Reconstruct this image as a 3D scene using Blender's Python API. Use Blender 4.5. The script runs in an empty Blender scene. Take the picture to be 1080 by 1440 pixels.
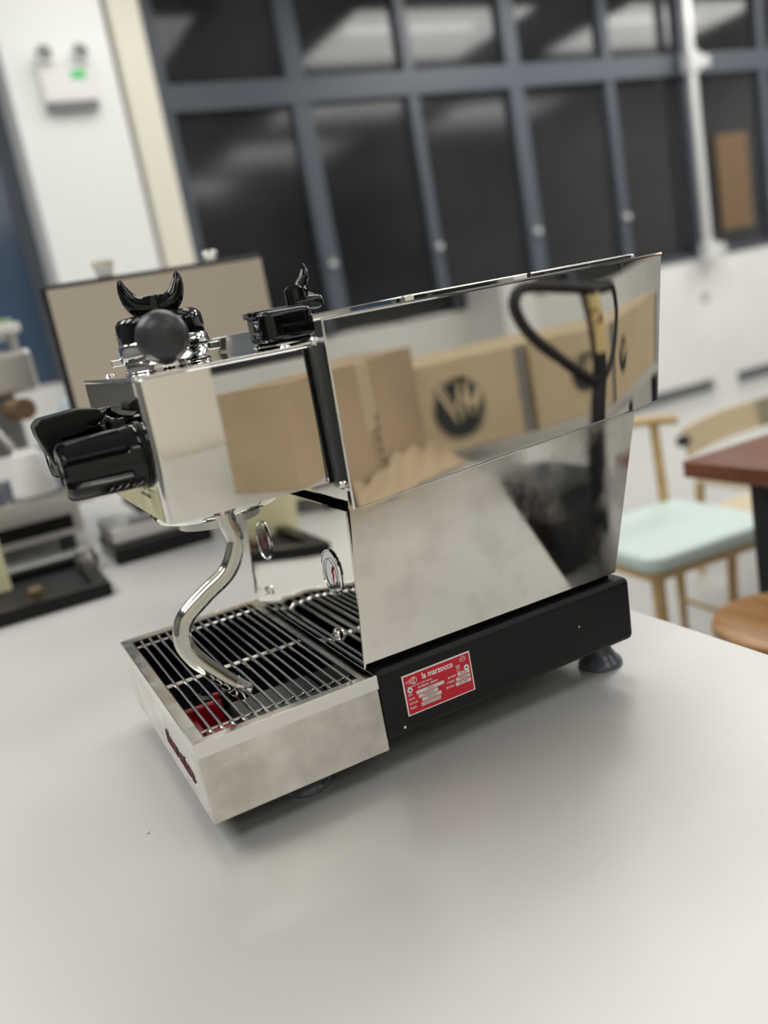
import bpy, bmesh, math, random
from mathutils import Vector, Matrix
random.seed(7)
PI=math.pi
S=bpy.context.scene
C=S.collection
# ---------------------------------------------------------------- camera
F_PX=1218.91
ROLL,PITCH,YAW=-0.184942,0.229351,0.433069
CAM=Vector((0.741605,-0.09168,0.369193))
fw=Vector((-math.cos(YAW)*math.cos(PITCH),math.sin(YAW)*math.cos(PITCH),-math.sin(PITCH)))
rt=Vector((math.sin(YAW),math.cos(YAW),0)); up=rt.cross(fw)
r2=math.cos(ROLL)*rt+math.sin(ROLL)*up; u2=-math.sin(ROLL)*rt+math.cos(ROLL)*up
cd=bpy.data.cameras.new('camera'); cam=bpy.data.objects.new('camera',cd); C.objects.link(cam)
m=Matrix((r2,u2,-fw)).transposed().to_4x4(); m.translation=CAM; cam.matrix_world=m
cd.sensor_fit='HORIZONTAL'; cd.sensor_width=36; cd.lens=F_PX/1080*36; cd.clip_start=.02; cd.clip_end=100
cd.dof.use_dof=True; cd.dof.focus_distance=.735; cd.dof.aperture_fstop=3.6
S.camera=cam
# ---------------------------------------------------------------- world, lights, exposure
w=bpy.data.worlds.new('world'); S.world=w; w.use_nodes=True
w.node_tree.nodes['Background'].inputs[0].default_value=(.9,.95,1,1)
w.node_tree.nodes['Background'].inputs[1].default_value=.05
S.view_settings.view_transform='Standard'; S.view_settings.look='None'
S.view_settings.exposure=0.42; S.view_settings.gamma=1; S.view_settings.use_curve_mapping=False
def area(loc,sx,sy,power,col=(1,.985,.95),rot=(0,0,0)):
    l=bpy.data.lights.new('area_light','AREA'); l.shape='RECTANGLE'; l.size=sx; l.size_y=sy; l.energy=power; l.color=col
    o=bpy.data.objects.new('area_light',l); o.location=loc; o.rotation_euler=rot; C.objects.link(o); return o
# ---------------------------------------------------------------- materials
def mat(name,col,rough=.5,metal=0,noise=None,bump=None,emit=None,coat=0,spec=None,rnoise=None,trans=0,ior=None):
    mt=bpy.data.materials.new(name); mt.use_nodes=True; nt=mt.node_tree; b=nt.nodes['Principled BSDF']
    b.inputs['Base Color'].default_value=(*col,1); b.inputs['Roughness'].default_value=rough; b.inputs['Metallic'].default_value=metal
    if coat: b.inputs['Coat Weight'].default_value=coat; b.inputs['Coat Roughness'].default_value=.03
    if spec is not None: b.inputs['Specular IOR Level'].default_value=spec
    if trans: b.inputs['Transmission Weight'].default_value=trans
    if ior: b.inputs['IOR'].default_value=ior
    if emit: b.inputs['Emission Color'].default_value=(*emit[0],1); b.inputs['Emission Strength'].default_value=emit[1]
    def tex(scale,detail=4,stretch=None):
        tc=nt.nodes.new('ShaderNodeTexCoord'); n=nt.nodes.new('ShaderNodeTexNoise'); n.inputs['Scale'].default_value=scale; n.inputs['Detail'].default_value=detail
        if stretch:
            mp=nt.nodes.new('ShaderNodeMapping'); mp.inputs['Scale'].default_value=stretch
            nt.links.new(tc.outputs['Object'],mp.inputs[0]); nt.links.new(mp.outputs[0],n.inputs[0])
        else: nt.links.new(tc.outputs['Object'],n.inputs[0])
        return n
    if noise:   # (scale, colour2, lo, hi[, stretch])
        n=tex(noise[0],5,noise[4] if len(noise)>4 else None); r=nt.nodes.new('ShaderNodeValToRGB')
        r.color_ramp.elements[0].position=noise[2]; r.color_ramp.elements[1].position=noise[3]
        r.color_ramp.elements[0].color=(*col,1); r.color_ramp.elements[1].color=(*noise[1],1)
        nt.links.new(n.outputs[0],r.inputs[0]); nt.links.new(r.outputs[0],b.inputs['Base Color'])
    if rnoise:  # (scale, r0, r1, lo, hi[, stretch])
        n=tex(rnoise[0],5,rnoise[5] if len(rnoise)>5 else None); r=nt.nodes.new('ShaderNodeMapRange')
        r.inputs[1].default_value=rnoise[3]; r.inputs[2].default_value=rnoise[4]; r.inputs[3].default_value=rnoise[1]; r.inputs[4].default_value=rnoise[2]
        nt.links.new(n.outputs[0],r.inputs[0]); nt.links.new(r.outputs[0],b.inputs['Roughness'])
    if bump:    # (scale,strength,distance[,stretch])
        n=tex(bump[0],3,bump[3] if len(bump)>3 else None); bp=nt.nodes.new('ShaderNodeBump'); bp.inputs['Strength'].default_value=bump[1]; bp.inputs['Distance'].default_value=bump[2]
        nt.links.new(n.outputs[0],bp.inputs['Height']); nt.links.new(bp.outputs[0],b.inputs['Normal'])
    return mt
MIR=mat('polished_steel',(.86,.84,.79),.012,1,bump=(9,.10,.001))
MIRC=mat('polished_steel_clean',(.86,.845,.80),.02,1,bump=(5,.06,.001))
MIRL=mat('smudged_steel',(.84,.825,.77),.06,1,rnoise=(22,.03,.17,.42,.72),noise=(34,(.66,.64,.59),.48,.85),bump=(12,.06,.0006))
RIMM=mat('worn_rim_steel',(.86,.84,.79),.22,1,rnoise=(40,.10,.32,.35,.7),noise=(30,(.72,.70,.65),.5,.75))
FILM=mat('filmed_steel',(.84,.82,.77),.2,1,noise=(24,(.60,.57,.52),.38,.68),rnoise=(30,.14,.34,.35,.7))
WAND=mat('wand_steel',(.60,.59,.54),.07,1)
CHR=mat('chrome',(.85,.85,.84),.04,1)
BAR=mat('wire_steel',(.78,.78,.76),.16,1)
BRUSH=mat('brushed_counter',(.68,.675,.655),.5,.5,rnoise=(3,.42,.56,.3,.7),noise=(2.2,(.63,.625,.605),.35,.75),bump=(60,.05,.0006,(1,26,1)))
BLKG=mat('gloss_black_plastic',(.003,.003,.004),.06,0,spec=.42)
BLKS=mat('satin_black_plastic',(.004,.004,.0045),.3,spec=.25)
BLKM=mat('matt_black_powder',(.006,.006,.0062),.45,spec=.3,bump=(900,.1,.0003))
RUB=mat('grey_rubber',(.035,.036,.04),.33)
SILI=mat('clear_grey_rubber',(.085,.10,.13),.22,0)
RED=mat('red_plate',(.56,.004,.022),.35)
WHT=mat('white_print',(.85,.84,.83),.4)
FIELD=mat('pale_field',(.72,.68,.66),.45)
INK=mat('black_ink',(.02,.02,.02),.5)
REDP=mat('red_plastic',(.42,.006,.02),.3,coat=.3)
LETR=mat('red_letter',(.25,.01,.02),.4)
PLGREY=mat('dark_grey_plastic',(.07,.075,.08),.35)
GLS=mat('clear_badge',(.62,.64,.66),.06,.92)
# setting
WALLW=mat('white_wall_paint',(.82,.82,.80),.55,noise=(1.5,(.76,.76,.74),.4,.7))
PILW=mat('white_pillar_paint',(.86,.87,.86),.5)
CREAM=mat('cream_paint',(.80,.76,.66),.5)
FRAME=mat('blue_grey_frame',(.075,.088,.115),.4)
PANE=mat('dark_window_pane',(.018,.019,.021),.10,0,noise=(1.1,(.03,.03,.032),.4,.65),spec=.5)
PANEB=mat('blue_window_pane',(.06,.10,.16),.15,0,spec=.6)
PIPE=mat('white_pipe',(.8,.8,.8),.25,.4)
FLOOR=mat('pale_floor',(.52,.52,.50),.3,noise=(1.2,(.52,.52,.5),.4,.7))
CEIL=mat('ceiling_white',(.70,.70,.69),.7)
BEAM=mat('grey_beam',(.22,.22,.22),.6)
KRAFT=mat('cardboard',(.46,.35,.23),.7,noise=(7,(.41,.31,.20),.4,.7))
KRAFT2=mat('pale_cardboard',(.60,.49,.32),.7,noise=(5,(.55,.44,.28),.4,.7))
PAPER=mat('kraft_paper',(.52,.405,.27),.65)
GTAPE=mat('grey_strap',(.22,.22,.21),.5)
BOXINK=mat('box_ink',(.03,.033,.033),.7)
LWOOD=mat('pale_oak',(.60,.42,.20),.45,noise=(9,(.5,.33,.14),.35,.7,(1,1,8)))
PLYW=mat('pale_ply',(.66,.56,.38),.5)
BWOOD=mat('brown_table_wood',(.22,.075,.03),.28,noise=(7,(.13,.032,.015),.35,.7,(1,7,1)))
STOOLW=mat('honey_wood',(.45,.24,.09),.35,noise=(8,(.30,.14,.045),.35,.7,(1,9,1)))
MINT=mat('mint_cushion',(.62,.74,.70),.55)
DARKM=mat('dark_metal',(.02,.02,.024),.45,.3)
STEEL=mat('soft_steel',(.62,.61,.59),.3,1)
BEIGEP=mat('beige_reflection_panel',(.60,.53,.43),.45,.1)  # beige mirrored by a steel panel, painted in as base colour
GREEN=mat('green_mat',(.25,.36,.22),.6)
CUPB=mat('pale_blue_ceramic',(.55,.66,.72),.3)
WPL=mat('white_plastic',(.80,.80,.79),.4)
YEL=mat('pale_yellow_card',(.80,.76,.50),.6)
ORG=mat('orange_paint',(.75,.28,.02),.4)
LABY=mat('yellow_label',(.70,.55,.26),.5,noise=(60,(.16,.06,.03),.56,.6))
BRONZE=mat('brown_board',(.16,.10,.05),.5)
TUBE=mat('lamp_tube',(1,1,1),.5,emit=((1,.97,.92),5))
LGRN=mat('sign_green',(.05,.45,.12),.4,emit=((.1,.9,.3),.12))
# ---------------------------------------------------------------- helpers
def obj(name,bm,m,parent=None,bevel=0,seg=2,ang=.6,loc=None):
    me=bpy.data.meshes.new(name); bmesh.ops.recalc_face_normals(bm,faces=bm.faces); bm.to_mesh(me); bm.free()
    me.polygons.foreach_set('use_smooth',[True]*len(me.polygons))
    me.set_sharp_from_angle(angle=ang)
    o=bpy.data.objects.new(name,me); C.objects.link(o); o.data.materials.append(m)
    if parent: o.parent=parent
    if loc: o.location=loc
    if bevel:
        b=o.modifiers.new('bevel','BEVEL'); b.width=bevel; b.segments=seg; b.limit_method='ANGLE'; b.angle_limit=.6; b.harden_normals=True
    return o
def B(): return bmesh.new()
def box(bm,a,b):
    v=[bm.verts.new((x,y,z)) for x in (a[0],b[0]) for y in (a[1],b[1]) for z in (a[2],b[2])]
    for f in ((0,1,3,2),(4,6,7,5),(0,4,5,1),(2,3,7,6),(0,2,6,4),(1,5,7,3)): bm.faces.new([v[i] for i in f])
    return bm
def hexa(bm,lo,hi):   # lo,hi: 4 points each
    a=[bm.verts.new(p) for p in lo]; b=[bm.verts.new(p) for p in hi]
    bm.faces.new(a[::-1]); bm.faces.new(b)
    for i in range(4): bm.faces.new((a[i],a[(i+1)%4],b[(i+1)%4],b[i]))
    return bm
def prism(bm,pts,vec):
    vec=Vector(vec); a=[bm.verts.new(p) for p in pts]; b=[bm.verts.new(Vector(p)+vec) for p in pts]
    bm.faces.new(a[::-1]); bm.faces.new(b); n=len(a)
    for i in range(n): bm.faces.new((a[i],a[(i+1)%n],b[(i+1)%n],b[i]))
    return bm
def frame(d):
    d=Vector(d).normalized(); a=Vector((0,0,1)) if abs(d.z)<.9 else Vector((1,0,0))
    u=d.cross(a).normalized(); return u,d.cross(u)
def cyl(bm,p0,p1,r0,r1=None,n=24,caps=True):
    if r1 is None: r1=r0
    p0,p1=Vector(p0),Vector(p1); u,v=frame(p1-p0)
    A=[bm.verts.new(p0+r0*(math.cos(2*PI*i/n)*u+math.sin(2*PI*i/n)*v)) for i in range(n)]
    Bq=[bm.verts.new(p1+r1*(math.cos(2*PI*i/n)*u+math.sin(2*PI*i/n)*v)) for i in range(n)]
    for i in range(n): bm.faces.new((A[i],A[(i+1)%n],Bq[(i+1)%n],Bq[i]))
    if caps: bm.faces.new(A[::-1]); bm.faces.new(Bq)
    return bm
def lathe(bm,prof,o=(0,0,0),ax=(0,0,1),n=40,rf=None):   # prof: (r,h) list
    o=Vector(o); ax=Vector(ax).normalized(); u,v=frame(ax); rings=[]
    for k,(r,h) in enumerate(prof):
        if r<1e-6: rings.append([bm.verts.new(o+ax*h)]*n)
        else: rings.append([bm.verts.new(o+ax*h+(r if rf is None else rf(r,2*PI*i/n,h))*(math.cos(2*PI*i/n)*u+math.sin(2*PI*i/n)*v)) for i in range(n)])
    for a,b in zip(rings,rings[1:]):
        for i in range(n):
            q=[]
            for x in (a[i],a[(i+1)%n],b[(i+1)%n],b[i]):
                if x not in q: q.append(x)
            if len(q)>2:
                try: bm.faces.new(q)
                except ValueError: pass
    for rg in (rings[0],rings[-1]):
        if rg[0] is not rg[1]:
            try: bm.faces.new(rg)
            except ValueError: pass
    return bm
def catmull(P,k=8,closed=False):
    P=[Vector(p) for p in P]; out=[]; n=len(P)
    rng=range(n) if closed else range(n-1)
    for i in rng:
        g=(lambda j:P[j%n]) if closed else (lambda j:P[max(0,min(n-1,j))])
        a,b,c,d=g(i-1),g(i),g(i+1),g(i+2)
        for t in range(k):
            s=t/k; out.append(.5*((2*b)+(c-a)*s+(2*a-5*b+4*c-d)*s*s+(3*b-a-3*c+d)*s**3))
    if not closed: out.append(P[-1])
    return out
def tube(bm,P,r,n=14,closed=False,flat=1):
    P=[Vector(p) for p in P]; N=len(P); rings=[]; u=None
    for i,pt in enumerate(P):
        if closed: d=P[(i+1)%N]-P[(i-1)%N]
        else: d=P[min(N-1,i+1)]-P[max(0,i-1)]
        d.normalize()
        if u is None: u,_=frame(d)
        u=(u-d*u.dot(d)).normalized(); v=d.cross(u)
        rr=r[i] if isinstance(r,(list,tuple)) else r
        rings.append([bm.verts.new(pt+rr*(math.cos(2*PI*j/n)*u+flat*math.sin(2*PI*j/n)*v)) for j in range(n)])
    pairs=list(zip(rings,rings[1:]))+([(rings[-1],rings[0])] if closed else [])
    for a,b in pairs:
        for j in range(n): bm.faces.new((a[j],a[(j+1)%n],b[(j+1)%n],b[j]))
    if not closed: bm.faces.new(rings[0][::-1]); bm.faces.new(rings[-1])
    return bm
def rrect(x0,y0,x1,y1,r,k=5):
    pts=[]
    for cx,cy,a in ((x1-r,y1-r,0),(x0+r,y1-r,90),(x0+r,y0+r,180),(x1-r,y0+r,270)):
        for i in range(k+1):
            t=math.radians(a+90*i/k); pts.append((cx+r*math.cos(t),cy+r*math.sin(t)))
    return pts
def thing(name,label,cat,loc=(0,0,0),rz=0,group=None):
    o=bpy.data.objects.new(name,None); C.objects.link(o); o.empty_display_size=.02
    o.location=loc; o.rotation_euler=(0,0,rz); tag(o,label,cat,group); return o
def tag(o,label,cat,group=None):
    o['label']=label; o['category']=cat
    if group: o['group']=group
    return o
def struct(name,bm,m,parent=None,**k):
    o=obj(name,bm,m,parent,**k)
    if not parent: o['kind']='structure'
    return o
def text(name,s,size,mx,m,parent,ext=.0002,align='LEFT',bev=0,offset=0):
    cu=bpy.data.curves.new(name,'FONT'); cu.body=s; cu.size=size; cu.extrude=ext; cu.align_x=align; cu.align_y='CENTER'; cu.resolution_u=3; cu.offset=offset
    t=bpy.data.objects.new(name,cu); C.objects.link(t)
    dg=bpy.context.evaluated_depsgraph_get(); me=bpy.data.meshes.new_from_object(t.evaluated_get(dg))
    bpy.data.objects.remove(t); bpy.data.curves.remove(cu)
    me.transform(mx); me.name=name; me.materials.clear()
    o=bpy.data.objects.new(name,me); C.objects.link(o); me.materials.append(m); o.parent=parent
    return o
def mxf(o,ex,ey):   # matrix with local x->ex, y->ey
    ex=Vector(ex).normalized(); ey=Vector(ey).normalized(); ez=ex.cross(ey)
    q=Matrix((ex,ey,ez)).transposed().to_4x4(); q.translation=Vector(o); return q

# ================================================================ SETTING
FZ=-.77; XW=-4.4
b=B(); box(b,(-4.6,-3.2,FZ-.1),(4.6,8.5,FZ)); struct('floor',b,FLOOR)
b=B(); box(b,(-4.6,-3.2,2.75),(4.6,8.5,2.85)); ce=struct('ceiling',b,CEIL)
for y in (-2,-.6,.8,2.2,3.6,5,6.4,7.8):
    b=B(); box(b,(-4.4,y-.06,2.55),(4.4,y+.06,2.75)); obj('beam',b,BEAM,ce)
# window wall
wl=B(); box(wl,(XW-.12,-3.2,FZ+.10),(XW,8.5,.285)); wl=struct('wall_left',wl,WALLW,bevel=.004)
b=B(); box(b,(XW-.12,-3.2,FZ),(XW-.06,8.5,FZ+.1)); struct('baseboard_left',b,BEAM)
for y0,y1 in ((4.3,4.43),(5.42,5.67),(6.5,6.75),(3.1,3.4)):
    b=B(); box(b,(XW-.06,y0,FZ),(XW,y1,FZ+.1)); obj('wall_foot',b,WALLW,wl)
b=B(); box(b,(XW-.12,-3.2,2.3),(XW,8.5,2.75)); struct('wall_upper',b,WALLW)
win=bpy.data.objects.new('window_1',None); C.objects.link(win); win['kind']='structure'
b=B(); box(b,(XW-.08,1.1,1.62),(XW+.02,8.5,1.77)); obj('window_transom',b,FRAME,win,bevel=.006)
b=B(); box(b,(XW-.08,1.1,.285),(XW+.01,8.5,.33)); obj('window_sill',b,FRAME,win)
muls=[(1.42,.035),(2.24,.06),(3.02,.038),(3.83,.06),(4.65,.038),(5.42,.06),(6.22,.038),(7.0,.06),(7.8,.038)]
for y,hw in muls:
    b=B(); box(b,(XW-.08,y-hw,.285),(XW+.015,y+hw,2.3)); obj('window_mullion',b,FRAME,win,bevel=.006)
for i in range(len(muls)-1):
    y0,y1=muls[i][0]+muls[i][1],muls[i+1][0]-muls[i+1][1]
    for z0,z1 in ((.33,1.62),(1.77,2.3)):
        b=B(); box(b,(XW-.05,y0,z0),(XW-.035,y1,z1)); obj('window_pane',b,PANE,win)
    b=B(); cyl(b,(XW+.015,muls[i+1][0],.68),(XW+.05,muls[i+1][0],.68),.022,n=12); obj('window_latch',b,PIPE,win)
# left dark blue window
win2=bpy.data.objects.new('window_2',None); C.objects.link(win2); win2['kind']='structure'
for y0,y1 in ((-3.2,-1.4),(-1.3,-.42),(-.36,.48)):
    b=B(); box(b,(XW-.05,y0,.3),(XW-.03,y1,2.3)); obj('window_pane',b,PANEB,win2)
for y in (-1.35,-.39,.52):
    b=B(); box(b,(XW-.07,y-.04,.285),(XW+.01,y+.04,2.3)); obj('window_mullion',b,FRAME,win2)
# pillar
b=B(); box(b,(XW,.56,FZ),(-4.0,1.09,2.75)); struct('wall_pillar',b,PILW,bevel=.01)
b=B(); box(b,(XW,1.13,FZ),(-4.06,1.30,2.75)); struct('trim_1',b,CREAM,bevel=.02,seg=3)
# wall end beyond +y and behind, and the wall on the viewer side
b=B(); box(b,(-4.6,8.4,FZ),(4.6,8.5,2.75)); struct('wall_back',b,WALLW)
b=B(); box(b,(-4.6,-3.2,FZ),(4.6,-3.1,2.75)); struct('wall_front',b,BEAM)
b=B(); box(b,(4.4,-3.2,FZ),(4.5,8.5,.255)); box(b,(4.4,-3.2,2.3),(4.5,8.5,2.75)); struct('wall_right',b,WALLW)
w3=bpy.data.objects.new('window_3',None); C.objects.link(w3); w3['kind']='structure'
for i in range(9):
    y=.2+i*.92
    b=B(); box(b,(4.43,y,.255),(4.45,y+.86,2.3)); obj('window_pane',b,PANE,w3)
    b=B(); box(b,(4.38,y+.86,.255),(4.46,y+.92,2.3)); obj('window_mullion',b,FRAME,w3)
b=B(); box(b,(4.0,3.0,FZ),(4.4,3.25,2.75)); struct('trim_2',b,PILW)
b=B(); box(b,(4.38,-3.2,.255),(4.46,.2,2.3)); struct('wall_side',b,WALLW)
b=B(); box(b,(1.95,-2.4,FZ),(2.02,.56,1.5)); struct('wall_partition',b,CREAM)
# ceiling lamps
lamps=[(-3.0,1.2,13),(-3.0,4.0,36),(-1.0,-1.4,30),(-1.0,1.4,16),(-1.0,4.4,16),(1.2,-1.4,13),(1.2,1.4,7),(1.2,4.4,10),(3.1,.6,12),(3.1,3.6,12),(-3.0,6.6,36),(0,6.8,12),(-3.0,-1.4,18)]
for i,(x,y,pw_) in enumerate(lamps):
    t=thing('ceiling_lamp','linear ceiling lamp with bright white tube','lamp',(x,y,2.45),0,'linear ceiling lamps')
    b=B(); box(b,(-.05,-.62,.05),(.05,.62,.10)); obj('housing',b,WPL,t,bevel=.004)
    b=B(); cyl(b,(0,-.6,.03),(0,.6,.03),.018,n=12); obj('lamp_tube',b,TUBE,t)
    for yy in (-.45,.45):
        b=B(); cyl(b,(0,yy,.1),(0,yy,.30),.004,n=6); obj('hanger',b,DARKM,t)
    area((x,y,2.42),1.2,1.6,pw_)

# ================================================================ COUNTER
ct=thing('steel_counter','wide brushed stainless steel worktop carrying the espresso machines','counter')
out=[(-1.75,-1.3),(1.9,-1.3),(1.9,.905),(1.12,.905),(.335,.508),(-1.75,.53)]
b=B(); prism(b,[(x,y,-.04) for x,y in out],(0,0,.04)); obj('worktop',b,BRUSH,ct,bevel=.003,seg=3)
b=B(); box(b,(-1.65,-1.1,FZ+.08),(.3,.40,-.04)); obj('cabinet',b,STEEL,ct)
for x,y in ((1.8,-1.2),(1.8,.8),(-1.7,-1.2),(.25,.44)):
    b=B(); box(b,(x-.02,y-.02,FZ),(x+.02,y+.02,-.04)); obj('leg',b,STEEL,ct)
for x in (-1.6,0.2):
    for y in (-1.0,.3):
        b=B(); cyl(b,(x,y,FZ),(x,y,FZ+.08),.02,n=10); obj('foot',b,DARKM,ct)

# ================================================================ ESPRESSO MACHINE
EM=thing('espresso_machine','mirror-polished home espresso machine on black base with red rating plate, filling the foreground','espresso machine')
# --- base
b=B(); prism(b,[(-.146,.150,.030),(-.146,.414,.030),(-.146,.4165,.0905),(-.146,.150,.0905)],(.292,0,0))
base=obj('base',b,BLKM,EM,bevel=.006,seg=4)
b=B(); box(b,(-.130,.155,.090),(.130,.405,.0975)); obj('base_gasket',b,BLKS,base)
for x,y in ((.104,.0880),(-.104,.0880),(.112,.397),(-.112,.397)):
    b=B(); lathe(b,[(.0205,0),(.0212,.002),(.020,.005),(.0165,.0085),(.012,.016),(.0095,.024),(.0095,.0315)],(x,y,0)); obj('foot',b,SILI,EM)
b=B(); cyl(b,(.1461,.1665,.0375),(.1468,.1665,.0375),.0012,n=10); obj('rivet',b,CHR,base)
b=B(); cyl(b,(.1461,.352,.0628),(.1466,.352,.0628),.0008,n=10); obj('rivet',b,CHR,base)
# --- rating plate : local frame origin at plate lower-left, u along +y, v up
px=.1463
pw,ph=.0652,.0352; py,pz=.1715,.0450
plate=obj('rating_plate',box(B(),(px-.0004,py,pz),(px+.0006,py+pw,pz+ph)),WHT,EM); plate['label']='red rating plate with white border, white lettering and pale fields'
b=B(); box(b,(px,py+.0011,pz+.0010),(px+.0008,py+pw-.0011,pz+ph-.0010)); obj('plate_face',b,RED,plate)
def PM(u,v,ex=(0,1,0),ey=(0,0,1)): return mxf((px+.00085,py+u,pz+v),ex,ey)
text('lettering','la marzocco',.0064,PM(.0178,.0296)@Matrix.Diagonal((.95,1.15,1,1)),WHT,plate,ext=.0001,offset=.00012)
text('lettering','MACCHINE PER CAFFE ESPRESSO',.0016,PM(.0035,.0243),WHT,plate,ext=.0001)
text('lettering','意式咖啡机  (咖啡机)',.0021,PM(.0125,.0213),WHT,plate,ext=.0001)
rows=[(.0175,.0105,.0265,'MICRA','型号'),(.0137,.0120,.0185,'MI000026M','序列号'),(.0099,.0145,.0185,'1970-2130','额定功率'),(.0060,.0130,.0190,'LA MARZOCCO S.R.L.','制造商')]
def field(u,v,wd,s,cap,cu):
    b=B(); box(b,(px+.0007,py+u,pz+v-.00150),(px+.0009,py+u+wd,pz+v+.0015)); obj('data_field',b,FIELD,plate)
    text('lettering',s,.0022,mxf((px+.00095,py+u+wd/2,pz+v),(0,1,0),(0,0,1)),INK,plate,ext=.00005,align='CENTER')
    text('lettering',cap,.0020,PM(cu,v),WHT,plate,ext=.0001)
for v,u,wd,s,cap in rows: field(u,v,wd,s,cap,.0025)
for v,u,wd,s,cap in ((.0190,.0505,.0120,'60 HZ','额定频率'),(.0150,.0485,.0140,'MI002033','产品编号'),(.0110,.0475,.0150,'220-240V','额定电压')): field(u,v,wd,s,cap,u-.0095)
for u,v in ((.0052,.0218),(.0600,.0225)):
    b=B(); cyl(b,(px+.0007,py+u,pz+v),(px+.0012,py+u,pz+v),.00235,n=20); r=obj('rivet',b,WHT,plate)
    b=B(); cyl(b,(px+.0012,py+u,pz+v),(px+.0014,py+u,pz+v),.0009,n=12); obj('rivet_pin',b,INK,plate)
# emblem: diamond with globe
def P3(u,v,d=.0009): return (px+d,py+u,pz+v)
b=B(); cx,cy=.0100,.0288
for s in (1,.8,.62,.44):
    q=[(cx-.0080*s,cy),(cx,cy+.0040*s),(cx+.0080*s,cy),(cx,cy-.0040*s)]
    tube(b,[P3(*t) for t in q],.00024,n=4,closed=True)
tube(b,[P3(cx+.0027*math.cos(t*PI/8),cy+.0027*math.sin(t*PI/8)) for t in range(16)],.0003,n=4,closed=True)
tube(b,[P3(cx,cy-.0022),P3(cx-.0004,cy),P3(cx+.0004,cy+.0003),P3(cx,cy+.0022)],.00045,n=4)
obj('emblem',b,WHT,plate)
b=B(); tube(b,[P3(.0575+.0028*math.cos(t*PI/10),.0308+.0022*math.sin(t*PI/10)) for t in range(20)],.00018,n=4,closed=True); obj('certification_mark',b,WHT,plate)
text('lettering','CCC',.0021,PM(.0575,.0308),WHT,plate,ext=.0001,align='CENTER')
b=B()  # crossed bin
for q in ([(.0505,.0268),(.0512,.0235),(.0530,.0235),(.0537,.0268)],[(.0500,.0230),(.0542,.0272)],[(.0542,.0230),(.0500,.0272)],[(.0500,.0268),(.0542,.0268)]):
    tube(b,[P3(*t) for t in q],.00014,n=4)
box(b,(px+.0008,py+.0505,pz+.0215),(px+.00095,py+.0537,pz+.0220)); obj('bin_symbol',b,WHT,plate)

# --- lower body side panels (slightly slanting edges)
for s in (1,-1):
    pts=[(s*.137,.1458,.0972),(s*.137,.4078,.0955),(s*.137,.4531,.2375),(s*.137,.1608,.2375)]
    b=B(); prism(b,pts,(-s*.0015,0,0)); obj('lower_side_panel',b,MIRL,EM)
# backsplash with curved lip
prof=[(.1455,.0925),(.1468,.0985),(.1480,.1060),(.1490,.1116),(.1500,.133),(.1522,.165),(.1562,.2225)]
pr2=[(y+.0016,z) for y,z in prof]
b=B(); prism(b,[(-.135,y,z) for y,z in prof]+[(-.135,y,z) for y,z in reversed(pr2)],(.2705,0,0)); bs=obj('backsplash',b,MIRC,EM,ang=.25)
for xx in (.0915,-.081):   # round medallions
    yb=.1517
    n=Vector((0,-1,.05)).normalized()
    b=B(); lathe(b,[(.0,.0004),(.0183,.0004),(.0188,.0012),(.0196,.0012),(.0200,0)],(xx,yb,.165),n); md=obj('medallion',b,CHR,bs)
    b=B(); lathe(b,[(0,.0007),(.0181,.0007),(.0183,.0003)],(xx,yb,.165),n); obj('medallion_face',b,GLS,md)
    b=B(); tube(b,[(xx+.0125*math.cos(t*PI/12),yb-.0014,.165+.0125*math.sin(t*PI/12)) for t in range(24)],.0003,n=4,closed=True); obj('medallion_ring',b,INK,md)
    b=B(); tube(b,[(xx+.002,yb-.0008,.157),(xx+.005,yb-.0008,.164),(xx+.003,yb-.0008,.166),(xx+.006,yb-.0009,.171)],.0008,n=5); obj('medallion_mark',b,RED,md)
b=B(); lathe(b,[(0,.0035),(.003,.0033),(.0045,.002),(.005,0)],(.087,.1472,.1105),(0,-1,.2),n=20); box(b,(.083,.1434,.1098),(.091,.1444,.1108)); obj('screw',b,CHR,bs)
b=B(); lathe(b,[(0,.003),(.003,.0028),(.0045,.002),(.005,0)],(-.090,.1472,.1105),(0,-1,.2),n=20); obj('screw',b,CHR,bs)
# back of lower body
b=B(); prism(b,[(-.1355,.4070,.0955),(-.1355,.4085,.0955),(-.1355,.4540,.2375),(-.1355,.4525,.2375)],(.271,0,0)); obj('lower_rear_panel',b,MIRL,EM)
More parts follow.
